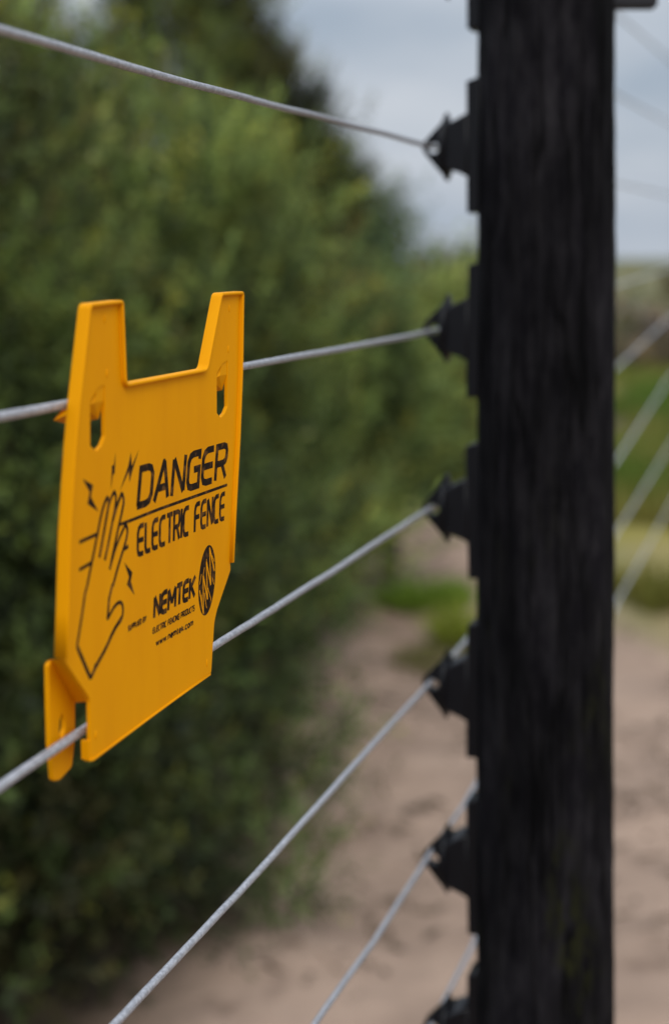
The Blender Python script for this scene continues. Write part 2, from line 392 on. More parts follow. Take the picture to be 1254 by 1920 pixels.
# ------------------------------------------------------------------ the yellow sign
NF = .0060; NP = .0045; NB = .0018; NT = -.0030
sg_o = uv(280, 1000, NP)
sign = frame_empty('warning_sign', sg_o.x, 0, sg_o.y)
tag(sign, 'yellow plastic electric fence warning sign clipped onto two wires', 'warning sign')
def S(px, py, n=NP):
    q = uv(px, py, n)-sg_o; return q
outline = [(171, 569), (234, 562), (240, 719), (390, 691), (417, 549), (459, 546), (457, 690), (452, 820), (445, 950), (440, 1055),
           (433, 1062), (433, 1070), (408, 1144), (403, 1166), (397, 1264), (280, 1350), (178, 1425), (171, 1428), (170, 1390), (169, 1312), (126, 1236), (129, 1150), (133, 1000), (143, 840), (150, 760)]
OUT = ccw([S(x, y, NP if 10 <= k <= 19 else NF) for k, (x, y) in enumerate(outline)])
OUTr = round_corners(OUT, .0016, 5)
INr = offset_poly(OUTr, .0011)
INp = offset_poly(OUTr, .0003)
# panel with its slots
def hole(pp): return ccw([S(x, y, NP) for x, y in pp])[::-1]
slotL = round_corners(hole([(170, 752), (185, 728), (197, 722), (198, 818), (192, 834), (182, 846), (170, 836)]), .0003)
slotR = round_corners(hole([(407, 700), (417, 683), (427, 676), (427, 762), (422, 774), (414, 783), (407, 774)]), .0003)
panel = prism('panel', [INp, slotL, slotR], NP, NP-.0014, M_yel, sign, .0002)
# raised rim: an open strip along tabs and both sides
def strip_poly(pixpts, width, nplane):
    p = [S(x, y, nplane) for x, y in pixpts]
    return p
rim_pts = [(126, 1236), (129, 1150), (133, 1000), (143, 840), (150, 760), (171, 569), (234, 562), (240, 719), (390, 691), (417, 549), (459, 546), (457, 690), (452, 820), (445, 950), (440, 1055)]
rp = [S(x, y, NF) for x, y in rim_pts]      # clockwise seen from the front -> inside is to the right
def round_open(p, rad, seg=5):
    res = [p[0]]
    for i in range(1, len(p)-1):
        a, b, c = p[i-1], p[i], p[i+1]; e1 = a-b; e2 = c-b
        if e1.angle(e2) > 2.95: res.append(b); continue
        r = min(rad, e1.length*.45, e2.length*.45); P_ = b+e1.normalized()*r; Q = b+e2.normalized()*r
        for k in range(seg+1):
            t = k/seg; res.append((1-t)**2*P_+2*t*(1-t)*b+t*t*Q)
    res.append(p[-1]); return res
rp = round_open(rp, .0019, 7)
def offset_open(p, d):
    res = []
    for i in range(len(p)):
        e1 = (p[i]-p[i-1]).normalized() if i > 0 else (p[1]-p[0]).normalized()
        e2 = (p[i+1]-p[i]).normalized() if i < len(p)-1 else e1
        n1 = Vector((e1.y, -e1.x)); n2 = Vector((e2.y, -e2.x)); m = (n1+n2).normalized()
        res.append(p[i]+m*(d/max(m.dot(n1), .5)))
    return res
rin = offset_open(rp, .0012)
prism('rim', [ccw(rp+rin[::-1])], NF, NB, M_yel, sign, .00045)
# thin lip along the bottom edge
bl = [S(x, y, NP+.0005) for x, y in [(396, 1266), (340, 1306), (280, 1350), (178, 1426), (172, 1428)]]
blo = offset_open(bl, .0007)
prism('bottom_lip', [ccw(bl+blo[::-1])], NP+.0005, NB+.0007, M_yel, sign, .0002)
# short flange at the left of the lower clip slot
bm = bmesh.new()
A1 = S(168, 1390, NP); A2 = S(169, 1425, NP)
for (p, q) in ((A1, A2),):
    vs = [bm.verts.new((a.x+du, -n, a.y)) for a in (A1, A2) for n in (NP-.0002, NB) for du in (-.0001, .0010)]
bmesh.ops.convex_hull(bm, input=bm.verts[:]); bm_obj('slot_flange', bm, M_yel, sign)
# the recessed lower-left clip
tabpts = [(92, 1246), (101, 1237), (125, 1237), (142, 1316), (142, 1384), (136, 1438), (113, 1463), (101, 1465), (99, 1440), (95, 1395), (93, 1310)]
TAB = round_corners(ccw([S(x, y, NT) for x, y in tabpts]), .0012)
th = hole([(113, 1345), (117, 1337), (123, 1345), (124, 1365), (121, 1381), (115, 1384), (112, 1370)])
th = ccw([S(x, y, NT) for x, y in [(113, 1349), (118, 1336), (123, 1350), (123, 1368), (117, 1386), (112, 1372)]])[::-1]
clip = prism('lower_clip', [TAB, round_corners(th, .0008)], NT, NT-.0016, M_yel, sign, .0003)
# sloping web that steps back from the panel to the clip
def web():
    nu = 12; nv = 10
    V = []; F = []
    for layer in (0, .0014):
        for i in range(nu+1):
            s = i/nu
            f = S(127+(170-127)*s, 1234+(1314-1234)*s, NP); bk = S(100+(143-100)*s, 1240+(1319-1240)*s**1.15, NT)
            for j in range(nv+1):
                t = j/nv; e = t*t*(3-2*t)
                q = f.lerp(bk, t); n = NP+(NT-NP)*e
                V.append((q.x, -(n-layer), q.y))
    def id_(l, i, j): return l*(nu+1)*(nv+1)+i*(nv+1)+j
    for l in (0, 1):
        for i in range(nu):
            for j in range(nv):
                f = (id_(l, i, j), id_(l, i+1, j), id_(l, i+1, j+1), id_(l, i, j+1)); F.append(f if l == 0 else f[::-1])
    for i in range(nu):
        for j in (0, nv): F.append((id_(0, i, j), id_(1, i, j), id_(1, i+1, j), id_(0, i+1, j)))
    for j in range(nv):
        for i in (0, nu): F.append((id_(0, i, j), id_(0, i, j+1), id_(1, i, j+1), id_(1, i, j)))
    return V, F
V, F = web(); wo = mesh_obj('clip_web', V, F, M_yel, sign, smooth=False)
# small tongue inside the clip hole
def tongue_profile(name, prof, u0, u1):
    o = prism(name, [ccw([Vector(p) for p in prof])], (u1-u0)/2, -(u1-u0)/2, M_yel, sign, .0003)
    o.data.transform(Matrix(((0, 1, 0, (u0+u1)/2), (1, 0, 0, 0), (0, 0, 1, 0), (0, 0, 0, 1)))); o.data.flip_normals()
    return o
# hooks behind the two upper slots: outline in (back, z)
def hook(px0, px1, ytop, ymid, ybot, barb=True):
    z = lambda y: S(px0, y, NP).y
    u0 = S(px0, ymid, NP).x+.0002; u1 = S(px1, ymid, NP).x-.0001
    prof = [(-NP+.0003, z(ytop)), (-NP+.0003, z(ymid)), (-.0024, z(ybot)), (.0080, z(ybot+12)), (.0040, z(ybot-16)), (-.0012, z(ybot-14)), (-.0024, z(ymid-2)), (-.0028, z(ytop))]
    # tapering tongue: narrow at the top, broad below
    bm = bmesh.new(); a = []; b_ = []
    for k, (bk, zz) in enumerate(prof):
        wq = {0: .55, 7: .55, 1: .3, 6: .3}.get(k, 0.05)
        dz = .0034 if k in (2, 3, 4) else 0
        a.append(bm.verts.new((u0+(u1-u0)*wq, bk, zz+(dz if k == 2 else dz*.3)))); b_.append(bm.verts.new((u1, bk, zz-dz*.3)))
    n = len(prof)
    for i in range(n): bm.faces.new((a[i], a[(i+1) % n], b_[(i+1) % n], b_[i]))
    bm.faces.new(a[::-1]); bm.faces.new(b_)
    bmesh.ops.triangulate(bm, faces=[f for f in bm.faces if len(f.verts) > 4])
    return bm_obj('wire_hook', bm, M_yel, sign)
hook(170, 197, 724, 757, 786)
hook(407, 427, 678, 706, 731)
# moulding marks
for (x, y) in [(197, 598), (430, 578), (388, 1243), (180, 1378), (201, 700), (428, 655)]:
    q = S(x, y, NP); bm = bmesh.new(); bmesh.ops.create_uvsphere(bm, u_segments=10, v_segments=6, radius=.0006)
    bmesh.ops.scale(bm, vec=(.8, .6, 2.3), verts=bm.verts); bmesh.ops.translate(bm, verts=bm.verts, vec=(q.x, -NP, q.y))
    bm_obj('mould_nub', bm, M_yel, sign, True)

# ---- printing
NI = NP+.00004
class Ink:
    def __init__(s): s.V = []; s.F = []; s.k = 0
    def poly(s, pts, lift=0):
        s.k += 1; n = NI+lift+(s.k % 7)*.000003
        tri = tessellate_polygon([[Vector((p.x, p.y, 0)) for p in pts]])
        b = len(s.V); s.V += [(p.x, -n, p.y) for p in pts]
        for t in tri:
            a, bb, c = [pts[i] for i in t]
            cr_ = (bb.x-a.x)*(c.y-a.y)-(bb.y-a.y)*(c.x-a.x)
            if abs(cr_) < 1e-14: continue
            s.F.append(tuple(b+i for i in (t if cr_ > 0 else t[::-1])))
    def stroke(s, pts, w, closed=False, lift=0, taper=None):
        pts = [p for i, p in enumerate(pts) if i == 0 or (p-pts[i-1]).length > 1e-6]
        if closed: pts = pts+[pts[0], pts[1]]
        # split at sharp turns
        runs = [[pts[0]]]
        for i in range(1, len(pts)):
            runs[-1].append(pts[i])
            if i < len(pts)-1 and (pts[i]-pts[i-1]).angle(pts[i+1]-pts[i]) > 1.75: runs.append([pts[i]])
        for r in runs:
            if len(r) < 2: continue
            s.k += 1; n = NI+lift+(s.k % 7)*.000003; b = len(s.V)
            for i, p in enumerate(r):
                e1 = (r[i]-r[i-1]).normalized() if i else (r[1]-r[0]).normalized()
                e2 = (r[i+1]-r[i]).normalized() if i < len(r)-1 else e1
                n1 = Vector((-e1.y, e1.x)); n2 = Vector((-e2.y, e2.x)); m = n1+n2
                m = m.normalized() if m.length > 1e-4 else n1
                ww = w[i] if isinstance(w, list) and len(w) == len(r) else (w if not isinstance(w, list) else w[0])
                k = ww/2/max(m.dot(n1), .55)
                ext = Vector((0, 0))
                if i == 0: ext = -e1*ww*.0
                for sg in (1, -1):
                    q = p+m*k*sg+ext; s.V.append((q.x, -n, q.y))
            for i in range(len(r)-1): s.F.append((b+2*i, b+2*i+1, b+2*i+3, b+2*i+2))
    def build(s, name, m=None): return mesh_obj(name, s.V, s.F, m or M_ink, sign)
G = {
 'D': (1, [[(0, 0), (0, 1), (.6, 1), (.85, .95), (1, .78), (1, .22), (.85, .05), (.6, 0), (-.08, 0)]]),
 'A': (1.05, [[(-.05, -.04), (.5, 1), (.6, 1)], [(.55, 1.04), (1, -.04)], [(.22, .3), (.86, .3)]]),
 'N': (1, [[(0, -.05), (0, 1)], [(.02, 1.02), (.98, -.02)], [(1, 0), (1, 1.05)]]),
 'G': (1, [[(.98, .80), (.98, 1), (.4, 1), (.15, .95), (0, .78), (0, .22), (.12, .05), (.35, 0), (1, 0), (1, .52), (.5, .52)]]),
 'E': (.95, [[(1.02, 1), (.42, 1), (.15, .93), (0, .75), (0, .22), (.13, .05), (.4, 0), (1.02, 0)], [(0, .5), (1, .5)]]),
 'R': (1, [[(0, -.05), (0, 1), (.7, 1), (.93, .95), (1, .83), (1, .63), (.9, .5), (.7, .45), (0, .45)], [(.55, .45), (1, -.05)]]),
 'L': (.85, [[(0, 1.05), (0, .2), (.12, .04), (.35, 0), (1.02, 0)]]),
 'C': (.95, [[(1.02, 1), (.42, 1), (.15, .93), (0, .75), (0, .22), (.13, .05), (.4, 0), (1.02, 0)]]),
 'T': (.95, [[(-.05, 1), (1.05, 1)], [(.5, 1), (.5, -.05)]]),
 'I': (.12, [[(.5, -.05), (.5, 1.05)]]),
 'F': (.95, [[(1.02, 1), (.42, 1), (.15, .93), (0, .75), (0, -.05)], [(0, .5), (.95, .5)]]),
 'M': (1.3, [[(0, -.05), (0, 1)], [(.02, 1.02), (.5, .25)], [(.5, .25), (.98, 1.02)], [(1, 1), (1, -.05)]]),
 'K': (1, [[(0, -.05), (0, 1.05)], [(1, 1.05), (.12, .5)], [(.25, .58), (1.02, -.05)]]),
 'S': (.95, [[(1, 1), (.3, 1), (.05, .9), (0, .75), (.1, .56), (.4, .5), (.75, .5), (.97, .4), (1, .2), (.88, .04), (.6, 0), (0, 0)]]),
 'U': (1, [[(0, 1.05), (0, .22), (.12, .04), (.4, 0), (.65, 0), (.88, .04), (1, .22), (1, 1.05)]]),
 'P': (.95, [[(0, -.05), (0, 1), (.7, 1), (.93, .95), (1, .83), (1, .63), (.9, .5), (.7, .43), (0, .43)]]),
 'B': (.95, [[(0, 0), (0, 1), (.7, 1), (.95, .9), (.95, .62), (.7, .52), (0, .52)], [(.6, .52), (.9, .45), (1, .3), (1, .18), (.85, .03), (.6, 0), (-.06, 0)]]),
 'Y': (1, [[(0, 1.05), (.5, .5), (1, 1.05)], [(.5, .5), (.5, -.05)]]),
 'O': (1, [[(.3, 0), (.08, .08), (0, .3), (0, .7), (.08, .92), (.3, 1), (.7, 1), (.92, .92), (1, .7), (1, .3), (.92, .08), (.7, 0), (.3, 0)]]),
 'w': (1.2, [[(0, .7), (.25, 0)], [(.25, 0), (.5, .65)], [(.5, .65), (.75, 0)], [(.75, 0), (1, .7)]]),
 'n': (.8, [[(0, 0), (0, .7)], [(0, .5), (.3, .7), (.8, .7), (1, .5), (1, 0)]]),
 'e': (.85, [[(.05, .36), (1, .36), (1, .55), (.75, .7), (.3, .7), (0, .5), (0, .2), (.3, 0), (.95, 0)]]),
 'm': (1.25, [[(0, 0), (0, .7), (.4, .7), (.5, .55), (.5, 0)], [(.5, .6), (.6, .7), (.88, .7), (1, .55), (1, 0)]]),
 't': (.5, [[(.3, 1), (.3, .1), (.6, 0), (1, 0)], [(-.1, .7), (1, .7)]]),
 'k': (.8, [[(0, 0), (0, 1)], [(.95, .7), (.1, .32)], [(.3, .42), (1, 0)]]),
 'c': (.8, [[(1, .7), (.3, .7), (0, .5), (0, .2), (.3, 0), (1, 0)]]),
 'o': (.85, [[(.3, 0), (0, .2), (0, .5), (.3, .7), (.7, .7), (1, .5), (1, .2), (.7, 0), (.3, 0)]]),
 '.': (.12, [[(.5, 0), (.5, .16)]]),
 ' ': (.55, []),
}
def text(ink, s, BL, BR, TR, TL, w, gap=.36):
    """s set in the quadrilateral given by four photo pixels; w = stroke width in m"""
    c = [S(*p, NP) for p in (BL, BR, TR, TL)]
    tot = sum(G[ch][0] for ch in s)+gap*(len(s)-1); x = 0
    hx = (c[1]-c[0]).length; hy = (c[3]-c[0]).length
    ix = w/2/hx; iy = w/2/hy
    for ch in s:
        cw, strokes = G[ch]
        for st in strokes:
            pts = []
            for gx, gy in st:
                X = (x+gx*cw)/tot; X = ix+X*(1-2*ix); Y = iy+gy*(1-2*iy)
                pts.append((1-X)*(1-Y)*c[0]+X*(1-Y)*c[1]+X*Y*c[2]+(1-X)*Y*c[3])
            ink.stroke(pts, w)
        x += cw+gap
ik = Ink(); text(ik, 'DANGER', (255, 957), (424.5, 897), (429, 827), (262, 873), .00235, .34); ik.build('danger_lettering')
ik = Ink(); text(ik, 'ELECTRIC FENCE', (256, 1047), (422, 975), (423.5, 920), (257, 984), .00165, .34); ik.build('electric_fence_lettering')
ik = Ink(); ik.stroke([S(223, 984.5), S(300, 954), S(426, 909)], .00105); ik.build('dividing_line')
ik = Ink(); text(ik, 'NEMTEK', (287, 1163), (366.5, 1120), (368.5, 1076), (288.5, 1116), .00172, .30); ik.build('maker_lettering')
ik = Ink()
text(ik, 'SUPPLIED BY', (239.5, 1185), (274.5, 1165), (275.5, 1153), (240.5, 1173), .0005, .4)
text(ik, 'ELECTRIC FENCING PRODUCTS', (286, 1190), (365, 1145.5), (365.8, 1133), (286.5, 1177), .0005, .42)
text(ik, 'www.nemtek.com', (292.5, 1213), (362.5, 1173), (362.8, 1160), (292, 1199), .0006, .4)
ik.build('small_lettering')
# round emblem
ik = Ink(); ec = []
for k in range(40):
    a = 2*math.pi*k/40; ec.append(S(388+15.6*math.cos(a)+3.5*math.sin(a), 1088-66*math.sin(a)-5*math.cos(a)))
ik.poly(ec); em = ik.build('emblem')
z2 = lambda x, y: S(230+x/6.27, 1000+y/6.27)
ik = Ink()
for a, b_, ww in [((903, 670), (948, 945), .0007), ((948, 945), (945, 500), .0007), ((945, 500), (997, 775), .0009), ((997, 775), (983, 335), .0007),
               ((983, 335), (1034, 605), .0009), ((1034, 605), (1020, 168), .0007), ((1020, 168), (1078, 440), .0009)]:
    ik.stroke([z2(*a), z2(*b_)], ww, lift=.00005)
for a, b_ in [((925, 480), (905, 600)), ((960, 400), (945, 500)), ((985, 300), (983, 335)), ((1050, 260), (1076, 330)), ((1055, 520), (1070, 600)),
              ((1000, 640), (1040, 790)), ((960, 700), (985, 880)), ((925, 720), (930, 800))]:
    ik.stroke([z2(*a), z2(*b_)], .0004, lift=.00005)
eo = ik.build('emblem_zigzag', M_yel); eo.parent = em
# the hand struck by sparks
z1 = lambda x, y: S(140+x/6.857, 820+y/6.857)
z3 = lambda x, y: S(130+x/8.35, 1060+y/8.35)
def smooth(p, it=1):
    for _ in range(it):
        q = [p[0]]
        for a, b_ in zip(p[:-1], p[1:]): q += [a.lerp(b_, .25), a.lerp(b_, .75)]
        q.append(p[-1]); p = q
    return p
ik = Ink(); HW = .00135
def hs(pts, f, w=HW, sm=True):
    p = [f(*q) for q in pts]; ik.stroke(smooth(p) if sm else p, w)
hs([(162, 1915), (225, 1600), (290, 1270), (340, 1010), (380, 860), (422, 765)], z1)
hs([(422, 765), (445, 830), (425, 950), (385, 1180), (350, 1380), (320, 1545)], z1, .0014)
hs([(430, 900), (470, 780), (513, 690)], z1, .00125)
hs([(513, 690), (538, 780), (515, 940), (470, 1180), (425, 1420), (388, 1580)], z1, .0013)
hs([(495, 1060), (545, 880), (608, 712)], z1, .0014)
hs([(608, 712), (638, 810), (610, 960), (570, 1130), (520, 1370), (485, 1540), (452, 1700)], z1)
hs([(452, 1700), (520, 1440), (600, 1240), (658, 1115)], z1, .00125)
hs([(658, 1115), (686, 1190), (665, 1320), (622, 1460), (560, 1660), (492, 1915)], z1)
hs([(640, 1435), (692, 1400)], z1, .0013, False)
hs([(62, 1348), (290, 1245)], z1, .0011, False); hs([(60, 1705), (212, 1615)], z1, .0011, False)
ik.stroke([z1(162, 1915), z3(250, 430), z3(190, 850), z3(122, 1265)], HW*.95)
ik.stroke([z3(122, 1265), z3(335, 1770)], HW*1.1)
ik.stroke(smooth([z3(335, 1770), z3(430, 1560), z3(580, 1290), z3(690, 1030), z3(815, 830)]), HW*1.15)
ik.stroke(smooth([z3(815, 850), z3(848, 720), z3(830, 590), z3(775, 575), z3(710, 640), z3(655, 740), z3(600, 845)]), .0012)
ik.stroke([z3(600, 850), z3(625, 520), z3(680, 290), z1(492, 1915)], HW)
ik.poly([z3(770, 880), z3(850, 720), z3(845, 800), z3(820, 880), z3(760, 960), z3(735, 1000), z3(700, 1010), z3(735, 910)], .00002)
ik.poly([z3(370, 1640), z3(400, 1540), z3(470, 1490), z3(455, 1570), z3(420, 1625)], .00002)
ik.build('hand_drawing')
ik = Ink(); ik.poly([z1(*p) for p in [(105, 535), (240, 612), (212, 765), (308, 955), (165, 855), (195, 705)]]); ik.build('spark_drawing')
ik = Ink(); ik.poly([z1(*p) for p in [(530, 185), (522, 370), (516, 460), (494, 485), (465, 690), (478, 460), (480, 360), (506, 358)]]); ik.build('spark_drawing')
ik = Ink(); ik.poly([z1(*p) for p in [(830, 150), (745, 430), (706, 580), (700, 440), (578, 700), (690, 370), (726, 190), (737, 370)]]); ik.build('spark_drawing')
ik = Ink(); ik.poly([z2(*p) for p in [(20, 340), (117, 460), (98, 560), (142, 728), (50, 600), (76, 515)]]); ik.build('spark_drawing')

# ------------------------------------------------------------------ foliage
def leaf_mat(name, trans=.3):
    m = bpy.data.materials.new(name); m.use_nodes = True; t = m.node_tree; b = t.nodes['Principled BSDF']; o = t.nodes['Material Output']
    b.inputs['Roughness'].default_value = .6; b.inputs['Specular IOR Level'].default_value = .25
    at = N(t, 'ShaderNodeAttribute'); at.attribute_name = 'tint'
    t.links.new(at.outputs['Color'], b.inputs['Base Color'])
    tr = N(t, 'ShaderNodeBsdfTranslucent'); t.links.new(at.outputs['Color'], tr.inputs['Color'])
    mx = N(t, 'ShaderNodeMixShader'); mx.inputs[0].default_value = trans
    t.links.new(b.outputs[0], mx.inputs[1]); t.links.new(tr.outputs[0], mx.inputs[2]); t.links.new(mx.outputs[0], o.inputs['Surface'])
    return m
M_leaf = leaf_mat('shrub_leaves')
M_bark = mat('shrub_bark', (.035, .025, .017), .9, .2, noise=((.075, .055, .04), (60, 60, 20), 4, .4, .65))
def leaves_mesh(name, C_, D_, Lh, Wd, colors, parent, m=M_leaf):
    """quads: base C_, direction*length D_, width vectors; kite shaped leaves"""
    n = len(C_); rs = np.random.RandomState(n)
    up = rs.normal(size=(n, 3)); side = np.cross(D_, up); side /= np.linalg.norm(side, axis=1)[:, None]+1e-9
    side *= Wd[:, None]/2; d = D_*Lh[:, None]
    V = np.empty((n, 4, 3)); V[:, 0] = C_; V[:, 1] = C_+d*.5+side; V[:, 2] = C_+d; V[:, 3] = C_+d*.5-side
    me = bpy.data.meshes.new(name); me.vertices.add(n*4); me.vertices.foreach_set('co', V.reshape(-1).astype(np.float32))
    me.loops.add(n*4); me.loops.foreach_set('vertex_index', np.arange(n*4, dtype=np.int32))
    me.polygons.add(n); me.polygons.foreach_set('loop_start', np.arange(0, n*4, 4, dtype=np.int32)); me.polygons.foreach_set('loop_total', np.full(n, 4, dtype=np.int32))
    me.update(calc_edges=True)
    a = me.attributes.new('tint', 'FLOAT_COLOR', 'FACE'); col = np.ones((n, 4), np.float32); col[:, :3] = colors
    a.data.foreach_set('color', col.reshape(-1)); me.materials.append(m)
    o = bpy.data.objects.new(name, me); COL.objects.link(o); o.parent = parent
    return o
def norm(a): return a/(np.linalg.norm(a, axis=1)[:, None]+1e-9)
def sprigs(rs, base, dirs, length, nl, leaf_len, leaf_w, tipc, basec, spread=.9):
    """leafy shoots: many narrow leaves along each shoot"""
    n = len(base); C_ = []; D_ = []; LL = []; WW = []; CC = []
    t = (np.arange(nl)+.5)/nl
    for k in range(nl):
        jit = norm(rs.normal(size=(n, 3)))
        c = base+dirs*(length*t[k])[:, None]
        d = norm(dirs*(.55+.5*t[k])+jit*spread)
        C_.append(c); D_.append(d); LL.append(leaf_len*(1.05-.35*t[k])*rs.uniform(.7, 1.2, n)); WW.append(leaf_w*rs.uniform(.7, 1.3, n))
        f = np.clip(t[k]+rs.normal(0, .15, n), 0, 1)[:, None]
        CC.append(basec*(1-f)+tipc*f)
    return np.concatenate(C_), np.concatenate(D_), np.concatenate(LL), np.concatenate(WW), np.concatenate(CC)
def shrub(name, label, cat, loc, lobes, nsp, seed, tip=(.12, .17, .035), base=(.035, .06, .018), sl=.10, ll=.034, lw=.008, nl=14, upw=.9, stems=7, group=None, olive=.15, height=None, varc=.25, ncl=90, cs=.07, shoots=0, shoot_col=(.24, .33, .085)):
    rs = np.random.RandomState(seed); z0 = gh(loc[0], loc[1])
    root = empty(name, (loc[0], loc[1], z0)); tag(root, label, cat, group)
    pts = []; nr = []; vol = np.array([l[3]*l[4]*l[5] for l in lobes])**.67; vol /= vol.sum()
    for (x, y, z, rx, ry, rz), f in zip(lobes, vol):
        k = int(nsp*f); v = norm(rs.normal(size=(k, 3)))
        rad = 1-np.abs(rs.normal(0, .16, k)); rad = np.where(rs.rand(k) < .22, rs.rand(k)**.5, rad)
        # uneven outline
        bump = np.array([mnoise.noise(Vector((a*2.3+seed, b*2.3, c*2.3))) for a, b, c in v])
        bump2 = np.array([mnoise.noise(Vector((a*6+seed, b*6, c*6+4))) for a, b, c in v])
        keep = bump2 > -.33
        rad = rad*(1+.42*bump+.22*bump2)
        p = np.stack([x+v[:, 0]*rad*rx, y+v[:, 1]*rad*ry, z+v[:, 2]*rad*rz], 1)
        pts.append(p[keep]); nr.append(v[keep])
    P = np.concatenate(pts); Nv = np.concatenate(nr)
    ok = P[:, 2] > .02; P = P[ok]; Nv = Nv[ok]; n = len(P)
    # shoots gather at the ends of boughs
    outer = rs.randint(0, n, ncl); ci = rs.randint(0, ncl, n); inb = rs.rand(n) < .84
    off = rs.normal(0, 1, (n, 3)); Pc = P[outer]*1.0; Nc = Nv[outer]; csz = cs*rs.uniform(.7, 1.5, ncl)
    P = np.where(inb[:, None], Pc[ci]+off*csz[ci][:, None]*np.array([1, 1, .8]), P)
    Nv = np.where(inb[:, None], norm(Nc[ci]+off*.45), Nv)
    ctint = np.where(inb, (1+rs.normal(0, .40, ncl)).clip(.35, 2.0)[ci], .55)  # sprigs between boughs darkened, shade of the gaps put into their colour
    P[:, 2] = np.maximum(P[:, 2], .02)
    d = norm(Nv*.75+np.array([0, 0, upw])+rs.normal(0, .30, (n, 3)))
    ln = sl*rs.uniform(.6, 1.5, n)
    tipc = np.array(tip)*(1+rs.normal(0, varc, (n, 1))).clip(.4, 1.9)
    ol = rs.rand(n) < olive; tipc[ol] = tipc[ol]*np.array([1.5, 1.1, .7])
    # bright and dark patches: lit tops and shaded hollows put into leaf colour
    pn = np.array([mnoise.noise(Vector((p[0]*3.1+seed, p[1]*3.1, p[2]*3.1))) for p in P])[:, None]
    tipc = tipc*(1+np.clip(pn, -.5, .6)*1.3)
    pb = np.array([mnoise.noise(Vector((p[0]*2.6+seed*3, p[1]*2.6, p[2]*2.6+9))) for p in P])
    dry = np.clip((pb-.18)*4, 0, 1)[:, None]*(rs.rand(n) < .7)[:, None]     # boughs with older, browner foliage
    tipc = tipc*(1-dry)+dry*np.array([tip[0]*.95, tip[1]*.58, tip[2]*.62])
    yl = np.clip((-pb-.24)*4, 0, 1)[:, None]*(rs.rand(n) < .6)[:, None]     # boughs with yellowish young foliage
    tipc = tipc*(1-yl)+yl*np.array([tip[0]*1.5, tip[1]*1.2, tip[2]*.7])
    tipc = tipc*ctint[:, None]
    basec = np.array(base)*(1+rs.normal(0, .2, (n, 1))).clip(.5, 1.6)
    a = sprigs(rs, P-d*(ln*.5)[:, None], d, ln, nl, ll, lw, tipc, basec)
    if shoots:      # long young shoots with pale tips
        j = rs.choice(np.where(Nv[:, 1] < .3)[0], shoots); dd = norm(Nv[j]*.35+np.array([0, 0, 1.0])+rs.normal(0, .25, (shoots, 3)))
        b = sprigs(rs, P[j]+Nv[j]*.03, dd, rs.uniform(.08, .15, shoots), 26, .024, .009, np.array(shoot_col)*rs.uniform(.5, 1.15, (shoots, 1)), np.array(tip)*np.ones((shoots, 1)), .7)
        a = [np.concatenate([p_, q_]) for p_, q_ in zip(a, b)]
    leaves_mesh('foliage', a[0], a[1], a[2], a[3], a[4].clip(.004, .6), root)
    # stems and limbs reaching into the crown
    VV = []; FF = []
    for k in range(stems):
        q = P[rs.randint(n)]*.92; s0 = Vector((rs.normal(0, .05), rs.normal(0, .05), -.05)); q = Vector(q)
        mid = s0.lerp(q, .5)+Vector((rs.normal(0, .06), rs.normal(0, .06), .08))
        path = [(1-t)**2*s0+2*t*(1-t)*mid+t*t*q for t in [i_/8 for i_ in range(9)]]
        v, f = tube(path, [.016*(1-.8*i/8) for i in range(9)], 6); b0 = len(VV); VV += v; FF += [tuple(b0+i for i in ff) for ff in f]
        for j in range(3):
            i0 = rs.randint(3, 8); e = Vector(P[rs.randint(n)])
            e = path[i0].lerp(e, .45); pa = [path[i0].lerp(e, t) for t in (0, .25, .5, .75, 1)]
            v, f = tube(pa, [.006*(1-.7*i/4) for i in range(5)], 5); b0 = len(VV); VV += v; FF += [tuple(b0+i for i in ff) for ff in f]
    mesh_obj('stems', VV, FF, M_bark, root, smooth=True)
    return root

# positions: lobes are relative to the shrub's base (x, y, z, rx, ry, rz)
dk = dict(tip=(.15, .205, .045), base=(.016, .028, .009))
shrub('shrub', 'tall dark green bush at the left edge behind the sign, with pale shoot tips', 'shrub', (-.86, 2.55),
      [(0, 0, 1.05, .50, .5, .62), (-.25, .1, .55, .5, .5, .5), (.12, 0, .75, .42, .42, .5), (-.1, .25, 1.3, .5, .45, .38)], 8500, 11, sl=.085, ll=.026, lw=.007, varc=.3, ncl=150, cs=.065, shoots=170, **dk)
shrub('shrub', 'large rounded green bush filling the view above the sign', 'shrub', (-.69, 3.9),
      [(0, 0, 1.15, .58, .55, .62), (.18, 0, 1.12, .40, .42, .44), (.1, .0, .6, .6, .6, .5), (-.5, .1, 1.2, .5, .5, .55)], 12500, 12, tip=(.27, .35, .085), base=(.034, .054, .020), ncl=170, cs=.085, ll=.045, lw=.007, sl=.13, shoots=60, shoot_col=(.28, .36, .10))
shrub('shrub', 'low dark bush with loose drooping branches under the sign', 'shrub', (-.50, 3.0),
      [(0, 0, .52, .42, .4, .40), (-.3, -.1, .4, .4, .4, .35)], 3300, 13, tip=(.075, .115, .028), base=(.018, .027, .011), upw=.2, ncl=60, cs=.08, sl=.13, shoots=40, shoot_col=(.14, .20, .05))  # leaf colour darkened for the shade below the taller bushes
shrub('shrub', 'mid green bush receding to the right between the big bush and the post', 'shrub', (-.10, 4.9),
      [(0, 0, .64, .36, .5, .46), (.16, .15, .74, .26, .4, .30), (-.28, .1, .8, .42, .45, .55)], 9500, 14, tip=(.225, .31, .080), base=(.045, .07, .026), ncl=120, cs=.09, ll=.045, lw=.007, sl=.13)
